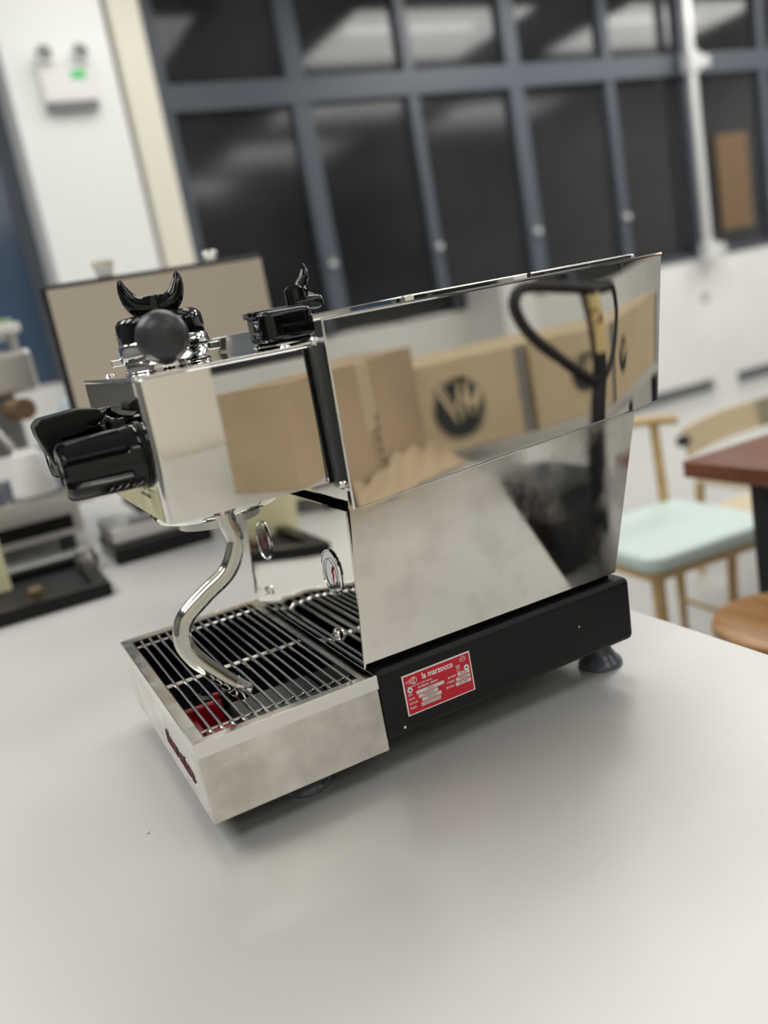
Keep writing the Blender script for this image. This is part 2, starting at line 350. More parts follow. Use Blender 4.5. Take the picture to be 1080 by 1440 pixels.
# --- upper body
TOPZ=.3685
sidepts=[(.1603,.2239),(.1632,.3682),(.4995,.3697),(.4960,.335),(.4773,.2425)]
def bow(y,z): return 0.0
for s in (1,-1):
    # subdivided skin so that the rear quarter bends gently inwards
    b=B(); NY,NZ=28,6; g=[]
    for i in range(NY+1):
        t=i/NY; row=[]
        for j in range(NZ+1):
            q=j/NZ
            y0=.1603+(.1632-.1603)*q; y1=.4773+(.4995-.4773)*q
            z=(1-q)*(.2239+(.2425-.2239)*t)+q*(.3682+(.3697-.3682)*t)
            y=y0+(y1-y0)*t
            x=.145-.0035*max(0,(t-.80)/.20)**2
            row.append(b.verts.new((s*x,y,z)))
        g.append(row)
    for i in range(NY):
        for j in range(NZ): b.faces.new((g[i][j],g[i+1][j],g[i+1][j+1],g[i][j+1]))
    r=bmesh.ops.extrude_face_region(b,geom=list(b.faces)); 
    for v in r['geom']:
        if isinstance(v,bmesh.types.BMVert): v.co.x-=s*.0016
    o=obj('upper_side_panel',b,MIR,EM,ang=.7)
    # folded hem
    b=B(); hem=[(s*.1447,.1605,.2245),(s*.1447,.1634,.3683),(s*.1447,.4700,.3697),(s*.1415,.4993,.3699)]
    tube(b,hem,.0013,n=8); obj('panel_hem',b,CHR,o)
    b=B(); tube(b,[(s*.1447,.1605,.2245),(s*.1447,.4100,.2387),(s*.1415,.4770,.2427)],.0007,n=6); obj('panel_hem',b,CHR,o)
b=B(); prism(b,[(-.1425,.1650,.2237),(-.1425,.1665,.3515),(-.1425,.1685,.3515),(-.1425,.1670,.2237)],(.285,0,0)); obj('upper_front_panel',b,MIRC,EM)
b=B(); prism(b,[(-.141,.4745,.2425),(-.141,.4965,.369),(-.141,.4980,.369),(-.141,.4760,.2425)],(.282,0,0)); obj('upper_rear_panel',b,MIRC,EM)
b=B(); prism(b,[(-.142,.166,.2240),(-.142,.476,.2425),(-.142,.476,.2440),(-.142,.166,.2255)],(.284,0,0)); obj('upper_bottom_plate',b,DARKM,EM)
b=B(); box(b,(-.1430,.167,.3495),(.1430,.480,.3515)); tp=obj('top_plate',b,STEEL,EM)
b=B(); prism(b,[(x,y,.3668) for x,y in rrect(-.130,.240,.130,.486,.012)],(0,0,.0075)); obj('cup_tray',b,MIRC,tp,bevel=.0015)
b=B(); box(b,(-.132,.362,.3675),(.132,.3632,.3747)); obj('tray_seam',b,DARKM,tp)
b=B(); box(b,(-.128,.243,.3515),(.128,.480,.3668)); obj('tray_support',b,DARKM,tp)
# --- group housing (the box at the front) : rounded vertical edges, faintly bowed sides
def gprof(sx):
    pts=[]
    xs=[(.1255,.1605),(.1255,.120),(.1255,.090),(.1254,.070),(.1252,.055),(.1247,.044),(.1240,.036)]
    for x,y in xs: pts.append((x,y))
    c=(.1165,.0325); r=.0065
    cx,cy=.1240-.0075,.0335
    for i in range(1,8):
        t=math.radians(-90*i/8); pts.append((cx+.0075*math.cos(t),cy+.0075*math.sin(t)))
    pts.append((.110,.0260))
    return pts
gp=gprof(1); full=gp+[(0,.0257)]+[(-x,y) for x,y in reversed(gp)]
b=B(); rings=[]
for k in range(15):
    z=.2452+.1060*k/14; q=(z-.303)/.055; sc=1-.0075*q*q-.012*(.3512-z)/.106
    rings.append([b.verts.new((x*sc,y,z)) for x,y in full])
for a_,c_ in zip(rings,rings[1:]):
    for i in range(len(full)): b.faces.new((a_[i],a_[(i+1)%len(full)],c_[(i+1)%len(full)],c_[i]))
b.faces.new(rings[0][::-1]); b.faces.new(rings[-1]); gh=obj('group_housing',b,MIRC,EM,ang=.5)
b=B(); full2=[(x*1.006,(y-.09)*1.008+.09) for x,y in full]; prism(b,[(x,y,.3512) for x,y in full2],(0,0,.0016)); obj('group_top_plate',b,MIRC,gh,bevel=.0005,ang=.5)
b=B(); tube(b,[(x*.998,y,.3500) for x,y in full2],.0007,n=6); obj('panel_hem',b,CHR,gh)
# chrome joint between housing and body, dark reflection put into its colour
b=B(); box(b,(-.1240,.1520,.2456),(.1262,.1556,.3511)); obj('joint_reflection_strip',b,BLKS,gh)
b=B(); box(b,(-.1300,.1560,.2440),(.1345,.1650,.3516)); obj('joint_reflection_frame',b,PLGREY,gh)
for z in (.3535,.2430):
    b=B(); lathe(b,[(0,.0035),(.002,.0033),(.0033,.002),(.0036,0)],(.1345,.1592,z),(1,-.5,.1),n=18); box(b,(.1365,.157,z-.0003),(.1383,.1605,z+.0003)); obj('screw',b,CHR,gh)
b=B(); lathe(b,[(0,.0016),(.0015,.0013),(.002,0)],(.124,.153,.2475),(1,0,0),n=12); obj('screw',b,CHR,gh)
b=B(); lathe(b,[(0,.0022),(.003,.0018),(.0042,0)],(.116,.142,.3528),(0,0,1),n=18); obj('screw',b,CHR,gh)
b=B(); lathe(b,[(0,.0022),(.003,.0018),(.0042,0)],(-.085,.045,.3528),(0,0,1),n=18); obj('screw',b,CHR,gh)
b=B(); lathe(b,[(0,.002),(.0025,.0016),(.0034,0)],(.108,.040,.3528),(0,0,1),n=18); obj('screw',b,CHR,gh)
b=B(); prism(b,[(-.130,.170,.3515),(-.130,.174,.3690),(-.130,.176,.3690),(-.130,.172,.3515)],(.100,0,0)); obj('rear_plate',b,STEEL,tp)
# sticker on front face, lower right
b=B(); prism(b,[(.020,.0255,.2462),(.108,.0259,.2462),(.108,.0259,.268),(.020,.0255,.268)],(0,-.0004,0)); st=obj('sticker',b,YEL,gh)
text('lettering','Before use\nread the manual',.0055,mxf((.045,.0250,.2655),(1,0,0),(0,0,1)),INK,st,ext=.00005)
# group ring below
b=B(); lathe(b,[(0,-.004),(.046,-.004),(.052,-.006),(.0545,-.002),(.0548,.004),(.052,.008),(.052,.014),(0,.014)],(.012,.090,.2335)); gr=obj('group_ring',b,CHR,EM)
for k in range(18):
    a=2*PI*k/18; b=B(); x,y=.012+.0548*math.cos(a),.09+.0548*math.sin(a)
    box(b,(x-.0012,y-.0012,.2335),(x+.0012,y+.0012,.2365)); obj('ring_notch',b,DARKM,gr)
b=B(); lathe(b,[(.030,-.016),(.036,-.016),(.036,-.003),(.030,-.003)],(.012,.090,.2335)); obj('shower_holder',b,STEEL,gr)
# --- knobs
def knob(x,z=.2955,y0=.0255,L=.0590,r=.0235):
    n=96
    def rf(rr,a,h):
        k=(a/(2*PI)*8)%1
        g=max(0,1-abs(k-.5)/.13)
        return rr-(.0030 if h>.012 else 0)*min(1,g*1.6)*(1 if h<L-.001 else .7)
    b=B(); lathe(b,[(r*1.0,0),(r*1.02,.001),(r*1.02,.006),(r*.985,.0115),(r*.985,.0125),(r*.97,L*.5),(r*.93,L-.006),(r*.90,L-.003),(r*.78,L-.0005),(r*.5,L),(r*.48,L-.003),(0,L-.003)],(x,y0,z),(0,-1,0),n=n,rf=rf)
    k=obj('steam_knob',b,BLKG,EM,ang=.45)
    b=B(); lathe(b,[(0,.0008),(r*.40,.0006),(r*.46,0)],(x,y0-L+.0032,z),(0,-1,0),n=24); obj('knob_cap',b,CHR,k)
    b=B(); lathe(b,[(r*.9,0),(r*1.08,0),(r*1.08,.0015),(r*.9,.0015)],(x,y0+.0002,z),(0,-1,0),n=40); obj('knob_collar',b,BLKS,k)
    return k
knob(.0835)
k2=knob(-.0835,z=.2955,L=.052); k2.name='water_knob'
# --- brew paddle on the front centre
b=B(); lathe(b,[(.0175,0),(.0175,.006),(.0150,.009),(.0150,.045),(0,.045)],(.002,.0255,.303),(0,-1,0),n=32); pb=obj('brew_paddle',b,BLKG,EM)
sl=[(-.0325,.3325),(-.0375,.3275),(-.0370,.3200),(-.033,.306),(-.026,.282),(-.0180,.284),(-.0165,.3010),(-.0205,.3150),(-.0020,.3165),(.0008,.3225),(.0160,.3250),(.0130,.3320),(-.0015,.3345)]
b=B(); prism(b,[(-.020,y,z) for y,z in sl],(.040,0,0)); obj('paddle_blade',b,BLKS,pb,bevel=.0020,seg=3)
b=B(); box(b,(-.010,-.032,.297),(.012,.0255,.311)); obj('paddle_neck',b,BLKG,pb,bevel=.003)
b=B(); prism(b,[(-.055,.006,.311),(-.030,-.003,.327),(-.030,.0254,.330),(-.055,.0254,.322)],(.022,0,0)); obj('paddle_cover',b,BLKG,pb,bevel=.002)
# --- steam wand
wp=[(.098,.072,.250),(.098,.0735,.232),(.098,.0765,.2145),(.098,.0655,.1945),(.098,.0440,.1815),(.098,.0255,.1685),(.098,.0195,.1545),(.098,.0225,.1395),(.098,.0355,.1205),(.098,.0545,.0975)]
wc=catmull(wp,8)
b=B(); tube(b,wc,.0072,n=20); wd=obj('steam_wand',b,WAND,EM)
d=(Vector(wp[-1])-Vector(wp[-2])).normalized(); e=Vector(wp[-1])
b=B(); lathe(b,[(.0072,-.001),(.0079,-.0005),(.0079,.012),(.0068,.014),(.002,.0145),(0,.0145)],e-d*.008,d,n=24); obj('wand_tip',b,CHR,wd)
b=B(); lathe(b,[(.012,0),(.012,.003),(.009,.006)],(.098,.0725,.2455),(0,0,-1),n=20); obj('wand_nut',b,CHR,wd)

# --- drip tray
DT=bpy.data.objects.new('drip_tray',None); C.objects.link(DT); DT.parent=EM
zt=.0885
def fr(bm,x0,y0,x1,y1,t,z0,z1):   # rectangular frame
    o=[(x0,y0),(x1,y0),(x1,y1),(x0,y1)]; i=[(x0+t[0],y0+t[1]),(x1-t[2],y0+t[1]),(x1-t[2],y1-t[3]),(x0+t[0],y1-t[3])]
    for k in range(4):
        a,bq=o[k],o[(k+1)%4]; c,dq=i[(k+1)%4],i[k]
        hexa(bm,[(*a,z0),(*bq,z0),(*c,z0),(*dq,z0)],[(*a,z1),(*bq,z1),(*c,z1),(*dq,z1)])
    return bm
b=B(); fr(b,-.1463,-.0003,.1463,.1505,(.0110,.0100,.0090,.0125),zt-.0012,zt); obj('tray_rim',b,RIMM,DT)
b=B(); fr(b,-.1465,-.0006,.1465,.1508,(.0012,.0012,.0012,.0012),.0775,zt+.0006); obj('rim_lip',b,MIRC,DT,bevel=.0004)
b=B(); fr(b,-.1445,.0010,.1445,.1500,(.0015,.0015,.0015,.0015),.0228,.0870)
tb=obj('tray_body',b,FILM,DT)
b=B(); box(b,(-.1432,.002,.0240),(.1432,.148,.0256)); obj('tray_floor',b,BLKS,DT)
b=B(); fr(b,-.1352,.0098,.1372,.1385,(.0012,.0012,.0012,.0012),.030,.0875); obj('tray_liner',b,BLKG,DT)
b=B(); box(b,(-.134,.010,.0262),(.136,.138,.0280)); obj('liner_floor',b,BLKG,DT)
b=B(); box(b,(.0100,.060,.030),(.105,.1370,.052)); obj('drain_box',b,PLGREY,DT,bevel=.002)
b=B(); lathe(b,[(.012,0),(.014,.004),(.014,.020),(.010,.022),(.010,.004)],(-.03,.055,.030),n=24); obj('drain_cup',b,DARKM,DT)
# letters on the tray front face (reads left to right from the front)
for dy,mm,ex_,of in ((.0007,INK,.0003,.0004),(.0001,LETR,.0002,-.0004)):
    text('lettering','linea micra',.0150,mxf((.0145,dy,.0455),(1,0,0),(0,0,1))@Matrix.Diagonal((1.42,1.15,1,1)),mm,tb,ext=ex_,offset=of)
# grate
GR=bpy.data.objects.new('grate',None); C.objects.link(GR); GR.parent=EM
bm_=B(); tube(bm_,[(-.1335,0,.0862),(.1355,0,.0862)],.00135,n=8); first=obj('bar',bm_,BAR,GR)
ys=[.0185+i*(.1335-.0185)/13 for i in range(14)]
first.location=(0,ys[0],0)
for y in ys[1:]:
    c=first.copy(); C.objects.link(c); c.parent=GR; c.location=(0,y,0)
for x in (-.1245,.0042,.118):
    b=B(); tube(b,[(x,.0112,.0838),(x,.1385,.0838)],.0013,n=8); obj('cross_bar',b,BAR,GR)
    if x==.0042:
        b=B(); tube(b,[(x+.0032,.0112,.0838),(x+.0032,.1385,.0838)],.0013,n=8); obj('cross_bar',b,BAR,GR)
# red clip lying in the tray
t=thing('plastic_clip','red plastic clip lying inside the drip tray beneath the wire grate','clip',(.012,.033,.0282),0)
b=B(); box(b,(-.026,-.016,0),(.034,-.004,.022)); box(b,(.020,-.016,0),(.034,.024,.018)); box(b,(-.008,-.016,0),(.000,.022,.030)); obj('clip_body',b,REDP,t,bevel=.002)
b=B(); cyl(b,(-.004,.018,.012),(-.004,.018,.036),.003,n=12); obj('clip_pin',b,REDP,t)

# ================================================================ PORTAFILTERS
def portafilter(label,loc,hrz):
    t=thing('portafilter',label,'portafilter',loc)
    b=B(); lathe(b,[(.029,0),(.0345,0),(.0355,.0012),(.0355,.0028),(.0330,.0040),(.0345,.008),(.0368,.011),(.0372,.016),(.0360,.022),(.0345,.0235),(.020,.0235),(.020,.004),(.029,.002)],n=56); rg=obj('chrome_ring',b,CHR,t)
    for a in (math.radians(hrz+90),math.radians(hrz+270)):
        b=B(); c,s_=math.cos(a),math.sin(a)
        pts=[(r_*c-w_*s_,r_*s_+w_*c,.0075) for r_,w_ in ((.034,-.007),(.0440,-.004),(.0440,.004),(.034,.007))]
        prism(b,pts,(0,0,.006)); obj('bayonet_lug',b,CHR,rg,bevel=.001)
    ha=math.radians(hrz)
    # black moulded cover: rounded shoulders, waisted across the handle axis
    b=B(); n=64
    def rf(r,a,h):
        if h<.0005: return r
        k=abs(math.sin(a*1.0+off))
        return r*(.74+.26*min(1,k*1.5))
    fr_u,fr_v=frame((0,0,1)); off=-math.atan2(Vector((math.cos(ha),math.sin(ha),0)).dot(fr_v),Vector((math.cos(ha),math.sin(ha),0)).dot(fr_u))
    lathe(b,[(.034,-.001),(.0350,.001),(.0352,.010),(.0345,.0160),(.0320,.0195),(.0280,.0210),(.018,.0212),(0,.0212)],(0,0,.0225),n=n,rf=rf)
    bd=obj('spout_cover',b,BLKG,t)
    a=math.radians(hrz+90); c,s_=math.cos(a),math.sin(a)
    P=[(-.0225,.0305),(-.0218,.0230),(-.0180,.0130),(-.0110,.0070),(0,.0050),(.0110,.0070),(.0180,.0130),(.0218,.0230),(.0225,.0305)]
    P=catmull([(q*c,q*s_,.0430+z) for q,z in P],6)
    n=len(P); rr=[.0012+.0082*math.sin(PI*min(1,max(0,(i+.8)/(n+.6))))**1.1 for i in range(n)]
    b=B(); tube(b,P,rr,n=18); obj('double_spout',b,BLKG,t)
    b=B(); lathe(b,[(.0100,-.004),(.0098,.010),(.0090,.0135),(.004,.015),(0,.015)],(0,0,.0440),n=28); obj('spout_neck',b,BLKG,t)
    dv=Vector((math.cos(ha),math.sin(ha),.06)).normalized(); o=Vector((0,0,.0175))+dv*.030
    b=B(); lathe(b,[(.010,0),(.0085,.008),(.0080,.02),(.0085,.03)],o,dv,n=24); obj('handle_stem',b,CHR,t)
    L=.058
    b=B(); lathe(b,[(.0110,0),(.0155,.003),(.0165,L*.2),(.0165,L*.45),(.0178,L*.62),(.0190,L*.78),(.0186,L*.89),(.0160,L*.98),(.0110,L*1.04),(.005,L*1.07),(0,L*1.075)],o+dv*.020,dv,n=40); obj('grip',b,RUB,t)
    return t
portafilter('upside-down chrome portafilter, grey grip toward the viewer, resting near the machine front',(.018,.0760,.3530),-13)
# second black double-spout head beside the body
t=thing('spout_head','glossy black spout head on a thin chrome flange lying against the machine body','spout head',(.076,.1575,.3530)); t.scale=(1.06,1.04,1.06)
b=B(); lathe(b,[(0,0),(.0215,0),(.0245,.0015),(.0245,.0025),(.0225,.0035),(0,.0035)],n=48); obj('flange',b,CHR,t)
b=B(); prism(b,[(x,y,.0035) for x,y in rrect(-.020,-.0225,.020,.0220,.010,6)],(0,0,.0235)); bd=obj('head_body',b,BLKG,t,bevel=.0055,seg=4)
text('lettering','la marzocco',.0044,mxf((.0201,.0,.020),(0,-1,0),(0,0,-1)),BLKS,bd,ext=.0003,align='CENTER')
b=B(); prism(b,[(x,y,.0235) for x,y in rrect(-.024,-.0225,.006,.0225,.006,4)],(0,0,.005)); obj('head_plate',b,BLKG,t,bevel=.0015)
b=B(); lathe(b,[(.0085,0),(.0085,.010),(.0080,.014),(.0055,.0165),(0,.0165)],(-.006,.0190,.026),n=24); nk=obj('spout_neck',b,BLKG,t)
for q,sg in ((0,1),(.011,-1)):
    b=B(); P=catmull([(-.006+q*.3,.0210+q*.2,.036),(-.008,.0250,.0415),(-.009+q*.2,.0290,.047),(-.009,.0310,.0530),(-.009,.0300,.0575)],6); n=len(P)
    tube(b,P,[.0048-.0034*(i/(n-1))**1.6 for i in range(n)],n=12); obj('spout_horn',b,BLKG,nk)
b=B(); P=catmull([(-.004,.016,.0285),(-.002,.030,.0285),(-.002,.0385,.0270)],6); tube(b,P,[.0075]*(len(P)-4)+[.007,.006,.0045,.002],n=14,flat=.75); obj('side_spout',b,BLKG,t)
b=B(); P=catmull([(-.012,.016,.0310),(-.014,.030,.0320),(-.014,.0370,.0300)],6); tube(b,P,[.005]*(len(P)-3)+[.0045,.0035,.001],n=12); obj('side_spout',b,BLKG,t)

# white crumb on the counter
b=B(); lathe(b,[(0,0),(.0010,.0003),(.0014,.0010),(.0010,.0018),(0,.0020)],(.0773,-.0406,0),n=8); tag(obj('crumb',b,WPL),'tiny white crumb on the steel worktop in front of the drip tray','crumb')

# ================================================================ BACKGROUND ON THE COUNTER
# big machine with steel panel; its beige reflection is put into the colour
t=thing('espresso_machine','large espresso machine with a tall steel panel coloured as a beige reflection, standing behind the polished front machine','espresso machine',(-1.0,.27,0))
b=B(); box(b,(.165,-.18,.265),(.20,.205,.500)); obj('body',b,DARKM,t,bevel=.004)
b=B(); box(b,(-.07,-.10,.265),(.165,.19,.46)); obj('rear_body',b,STEEL,t,bevel=.006)
b=B(); box(b,(.20,-.172,.272),(.206,.20,.492)); obj('beige_reflection_panel',b,BEIGEP,t)
b=B(); box(b,(-.06,-.10,.08),(.10,.18,.265)); obj('column',b,BLKS,t)
b=B(); box(b,(-.06,-.165,.0),(.13,.02,.030)); obj('drip_tray',b,BLKS,t,bevel=.004)
b=B(); box(b,(-.06,-.16,.03),(.10,.0,.062)); obj('tray_top',b,STEEL,t,bevel=.004)
for x,y in ((-.04,.10),(-.04,.16),(.08,.16)):
    b=B(); cyl(b,(x,y,0),(x,y,.09),.015,n=12); obj('foot',b,DARKM,t)
# small items on it
t=thing('espresso_cup','small white cup with yellow band standing on the beige-backed machine','cup',(-.82,.2,.500))
b=B(); lathe(b,[(.011,0),(.013,.001),(.018,.021),(.0186,.027),(.0174,.027),(.0156,.018),(.011,.004),(0,.004)],n=24); obj('cup_body',b,WPL,t)
b=B(); lathe(b,[(.0180,.020),(.0186,.020),(.0189,.024),(.0182,.024)],n=24); obj('cup_band',b,YEL,t)
t=thing('steel_jug','small steel jug standing at the right end of the beige-backed machine','jug',(-.822,.385,.500))
b=B(); lathe(b,[(.010,0),(.0115,.0015),(.010,.015),(.008,.018),(.009,.02),(.008,.02),(.007,.018),(0,.015)],n=20); obj('jug_body',b,STEEL,t)
b=B(); tube(b,catmull([(.008,.005,.0175),(.015,.009,.015),(.015,.009,.0075),(.010,.005,.004)],5),.0015,n=6); obj('jug_handle',b,STEEL,t)
# left machine : steel body with cups
t=thing('espresso_machine','steel espresso machine at the far left edge, cups and a green mat on its shelf','espresso machine',(-1.33,-.075,0))
b=B(); box(b,(-.2,-.35,.33),(.10,.165,.42)); obj('body',b,STEEL,t,bevel=.012)
b=B(); box(b,(-.2,-.35,.20),(.0,.12,.33)); obj('lower_body',b,BEAM,t,bevel=.01)
b=B(); box(b,(-.25,-.35,.455),(.08,.16,.475)); obj('cup_shelf',b,WPL,t,bevel=.004)
b=B(); box(b,(-.24,-.34,.475),(.05,.15,.487)); obj('shelf_mat',b,GREEN,t,bevel=.004)
for y in (-.3,-.05,.14):
    b=B(); cyl(b,(.05,y,.42),(.05,y,.456),.01,n=10); obj('shelf_post',b,STEEL,t)
b=B(); cyl(b,(.02,.06,.34),(.02,.06,.44),.055,n=28); obj('boiler_cap',b,CHR,t)
b=B(); cyl(b,(.10,.00,.36),(.16,.00,.36),.032,n=24); obj('group_head',b,CHR,t)
b=B(); cyl(b,(.10,.10,.30),(.17,.12,.30),.022,n=24); obj('valve_knob',b,BRONZE,t)
b=B(); tube(b,catmull([(.12,.02,.33),(.16,.05,.28),(.18,.09,.2),(.2,.13,.13)],6),.008,n=8); obj('steam_wand',b,STEEL,t)
b=B(); box(b,(-.25,-.35,.095),(.22,.20,.125)); obj('drip_tray',b,STEEL,t,bevel=.004)
b=B(); box(b,(.02,.10,.20),(.17,.27,.212)); obj('side_ledge',b,STEEL,t)
b=B(); box(b,(.02,.11,.125),(.05,.13,.20)); obj('ledge_post',b,STEEL,t)
b=B(); box(b,(-.22,-.34,.03),(.19,.17,.095)); obj('base',b,STEEL,t,bevel=.006)
for y0,y1 in ((-.30,-.04),(.0,.15)):
    b=B(); box(b,(.190,y0,.045),(.196,y1,.075)); obj('base_slot',b,BLKS,t)
for i in range(14):
    b=B(); cyl(b,(-.2,-.33+i*.037,.1265),(.21,-.33+i*.037,.1265),.003,n=6); obj('grate_bar',b,BAR,t)
for x in (-.2,.17):
    for y in (-.3,.13):
        b=B(); cyl(b,(x,y,0),(x,y,.035),.018,n=12); obj('foot',b,DARKM,t)
for (x,y,z,mm,lb) in ((-1.22,.148,.212,CUPB,'pale blue cup upside down on a ledge of the far left machine'),(-1.14,.02,.1295,WPL,'white cup upside down on the tray of the far left machine')):
    t=thing('ceramic_cup',lb,'cup',(x,y,z))
    b=B(); lathe(b,[(.040,0),(.043,.004),(.040,.05),(.030,.085),(.022,.09),(.022,.094),(0,.094)],n=28); obj('cup_body',b,mm,t)
    b=B(); tube(b,catmull([(.02,.034,.075),(.035,.055,.07),(.035,.058,.04),(.02,.038,.03)],5),.005,n=8); obj('cup_handle',b,mm,t)
# low black tray
t=thing('knock_tray','low black rectangular tray lying on the worktop at left','tray',(-.82,-.03,0))
b=B(); fr(b,-.15,-.14,.14,.095,(.03,.03,.03,.025),.0,.022); obj('tray_frame',b,BLKS,t,bevel=.003)
b=B(); box(b,(-.125,-.112,.0),(.112,.072,.006)); obj('tray_floor',b,mat('deep_black',(.003,.003,.003),.6),t)
t=thing('wooden_tamper','brown wooden tamper lying in the low black tray','tamper',(-.74,-.045,.006))
b=B(); lathe(b,[(.016,0),(.016,.006),(.009,.009),(.009,.016),(.013,.022),(.010,.028),(0,.03)],n=20); obj('tamper_body',b,BRONZE,t)
# second low tray further right (seen under the front machine's group)
t=thing('card','pale yellow card standing on the worktop at the left edge','card',(-.9,-.13,0))
b=B(); box(b,(-.002,-.06,0),(.002,.055,.14)); obj('card_sheet',b,YEL,t)
b=B(); box(b,(-.015,-.03,0),(.015,.03,.006)); obj('card_foot',b,WPL,t)
t=thing('steel_jug','round white-metal jug on the worktop beside the beige-backed machine','jug',(-.905,.058,0))
b=B(); lathe(b,[(.016,0),(.020,.003),(.022,.02),(.017,.034),(.018,.040),(.015,.040),(0,.03)],n=24); obj('jug_body',b,STEEL,t)
b=B(); tube(b,catmull([(.018,.0,.034),(.032,.004,.03),(.032,.004,.014),(.021,0,.008)],5),.0022,n=6); obj('jug_handle',b,STEEL,t)

# ================================================================ RIGHT SIDE FURNITURE
# brown table
t=thing('dining_table','dark brown wooden table with black metal legs at the right edge','table',(0.2,1.65,FZ))
b=B(); box(b,(-.69,-.53,.717),(.75,.60,.750)); obj('tabletop',b,BWOOD,t,bevel=.003)
for x in (-.55,.6):
    for y in (-.45,.5):
        b=B(); box(b,(x-.03,y-.03,0),(x+.03,y+.03,.717)); obj('leg',b,DARKM,t,bevel=.003)
b=B(); box(b,(-.52,-.42,.66),(.57,-.38,.715)); obj('apron',b,DARKM,t)
# mint chair
def chair(label,loc,rz,seatm):
    t=thing('dining_chair',label,'chair',loc,rz)
    b=B(); prism(b,[(x,y,.405) for x,y in rrect(-.19,-.20,.19,.20,.04)],(0,0,.018)); obj('seat_frame',b,LWOOD,t,bevel=.003)
    b=B(); prism(b,[(x,y,.423) for x,y in rrect(-.195,-.205,.195,.205,.045)],(0,0,.042)); obj('seat',b,seatm,t,bevel=.014,seg=4)
    for x in (-.165,.165):
        for y in (-.17,.17):
            b=B(); cyl(b,(x,y,.41),(x*1.2,y*1.15,0),.017,.010,n=12); obj('leg',b,LWOOD,t)
    for y in (-.18,.18):
        b=B(); cyl(b,(-.175,y,.16),(.175,y,.16),.007,n=8); obj('stretcher',b,LWOOD,t)
    for y in (-.16,.16):
        b=B(); cyl(b,(-.185,y,.42),(-.205,y*1.05,.69),.015,.013,n=12); obj('back_post',b,LWOOD,t)
    b=B(); P=catmull([(-.19,-.23,.685),(-.215,-.12,.70),(-.222,0,.70),(-.215,.12,.70),(-.19,.23,.685)],6); tube(b,P,.022,n=12,flat=.65); obj('top_rail',b,LWOOD,t)
    return t
chair('low-backed oak chair with pale mint cushion between the counter and brown table',(-.915,1.455,FZ),math.radians(-4),MINT)
# second chair behind the table with plank back
t=thing('lounge_chair','pale plywood chair with broad plank back behind the brown table','chair',(-1.35,2.40,FZ),math.radians(0))
b=B(); P=catmull([(-.15,-.26,.44),(-.19,0,.455),(-.15,.40,.46)],8)
lo=[Vector(p) for p in P]
for a,c in zip(lo,lo[1:]): hexa(b,[a,c,c+Vector((.015,0,0)),a+Vector((.015,0,0))],[a+Vector((-.02,0,.10)),c+Vector((-.02,0,.10)),c+Vector((-.005,0,.10)),a+Vector((-.005,0,.10))])
bmesh.ops.remove_doubles(b,verts=b.verts,dist=.0001); obj('backrest',b,PLYW,t)
b=B(); prism(b,[(x,y,.34) for x,y in rrect(-.16,-.25,.20,.30,.04)],(0,0,.03)); obj('seat',b,PLYW,t,bevel=.005)
for x in (-.14,.17):
    for y in (-.22,.27):
        b=B(); cyl(b,(x,y,.36),(x*1.1,y*1.1,0),.018,.012,n=10); obj('leg',b,LWOOD,t)
for y in (.27,):
    b=B(); cyl(b,(-.15,y,.35),(-.165,y,.50),.014,n=10); obj('back_post',b,LWOOD,t)
b=B(); cyl(b,(-.15,-.285,.50),(-.15,-.255,.50),.02,n=12); obj('back_bolt',b,DARKM,t)
# wooden arm chair piece seen under the table
t=thing('bench','honey coloured wooden bench with a rounded seat edge half hidden under the brown table','bench',(-.86,1.93,FZ))
b=B(); prism(b,[(x,y,.40) for x,y in rrect(-.15,-.24,.15,.30,.03)],(0,0,.035)); obj('seat',b,PLYW,t,bevel=.010,seg=3)
for x in (-.11,.11):
    for y in (-.18,.24):
        b=B(); cyl(b,(x,y,.40),(x*1.1,y*1.1,0),.016,.012,n=10); obj('leg',b,LWOOD,t)
for y in (-.18,.24):
    b=B(); cyl(b,(-.11,y,.15),(.11,y,.15),.008,n=8); obj('stretcher',b,LWOOD,t)
# round stool
t=thing('round_stool','round honey wood stool beside the counter at the lower right','stool',(-.155,.995,FZ))
b=B(); lathe(b,[(0,.525),(.115,.525),(.125,.530),(.128,.540),(.125,.550),(.115,.553),(0,.550)],n=48); obj('seat',b,STOOLW,t)
for k in range(4):
    a=PI/4+k*PI/2; b=B(); cyl(b,(.08*math.cos(a),.08*math.sin(a),.53),(.13*math.cos(a),.13*math.sin(a),0),.014,.011,n=10); obj('leg',b,STOOLW,t)
b=B(); tube(b,[(.112*math.cos(q*PI/12),.112*math.sin(q*PI/12),.2) for q in range(24)],.006,n=6,closed=True); obj('foot_ring',b,DARKM,t)

# ================================================================ WALL ITEMS
t=thing('wall_pipe','vertical white pipe with a clamp in front of the window frames','pipe',(XW+.10,5.36,FZ))
b=B(); cyl(b,(0,0,1.02),(0,0,3.5),.035,n=20); obj('pipe_run',b,PIPE,t)
for z in (2.45,1.1):
    b=B(); box(b,(-.045,-.055,z-.07),(.045,.055,z+.07)); box(b,(-.10,.055,z-.04),(.04,.15,z+.04)); obj('pipe_clamp',b,PIPE,t,bevel=.006)
t=thing('round_socket','small round grey socket on the white wall below the window','socket',(XW,5.38,-.01))
b=B(); cyl(b,(0,0,0),(.02,0,0),.035,n=20); obj('socket_face',b,mat('socket_grey',(.45,.44,.41),.5),t)
t=thing('notice_board','brown board standing outside behind the rightmost window pane','board',(XW-.005,5.85,.46))
b=B(); box(b,(-.02,-.19,0),(.0,.15,.72)); obj('board_face',b,BRONZE,t)
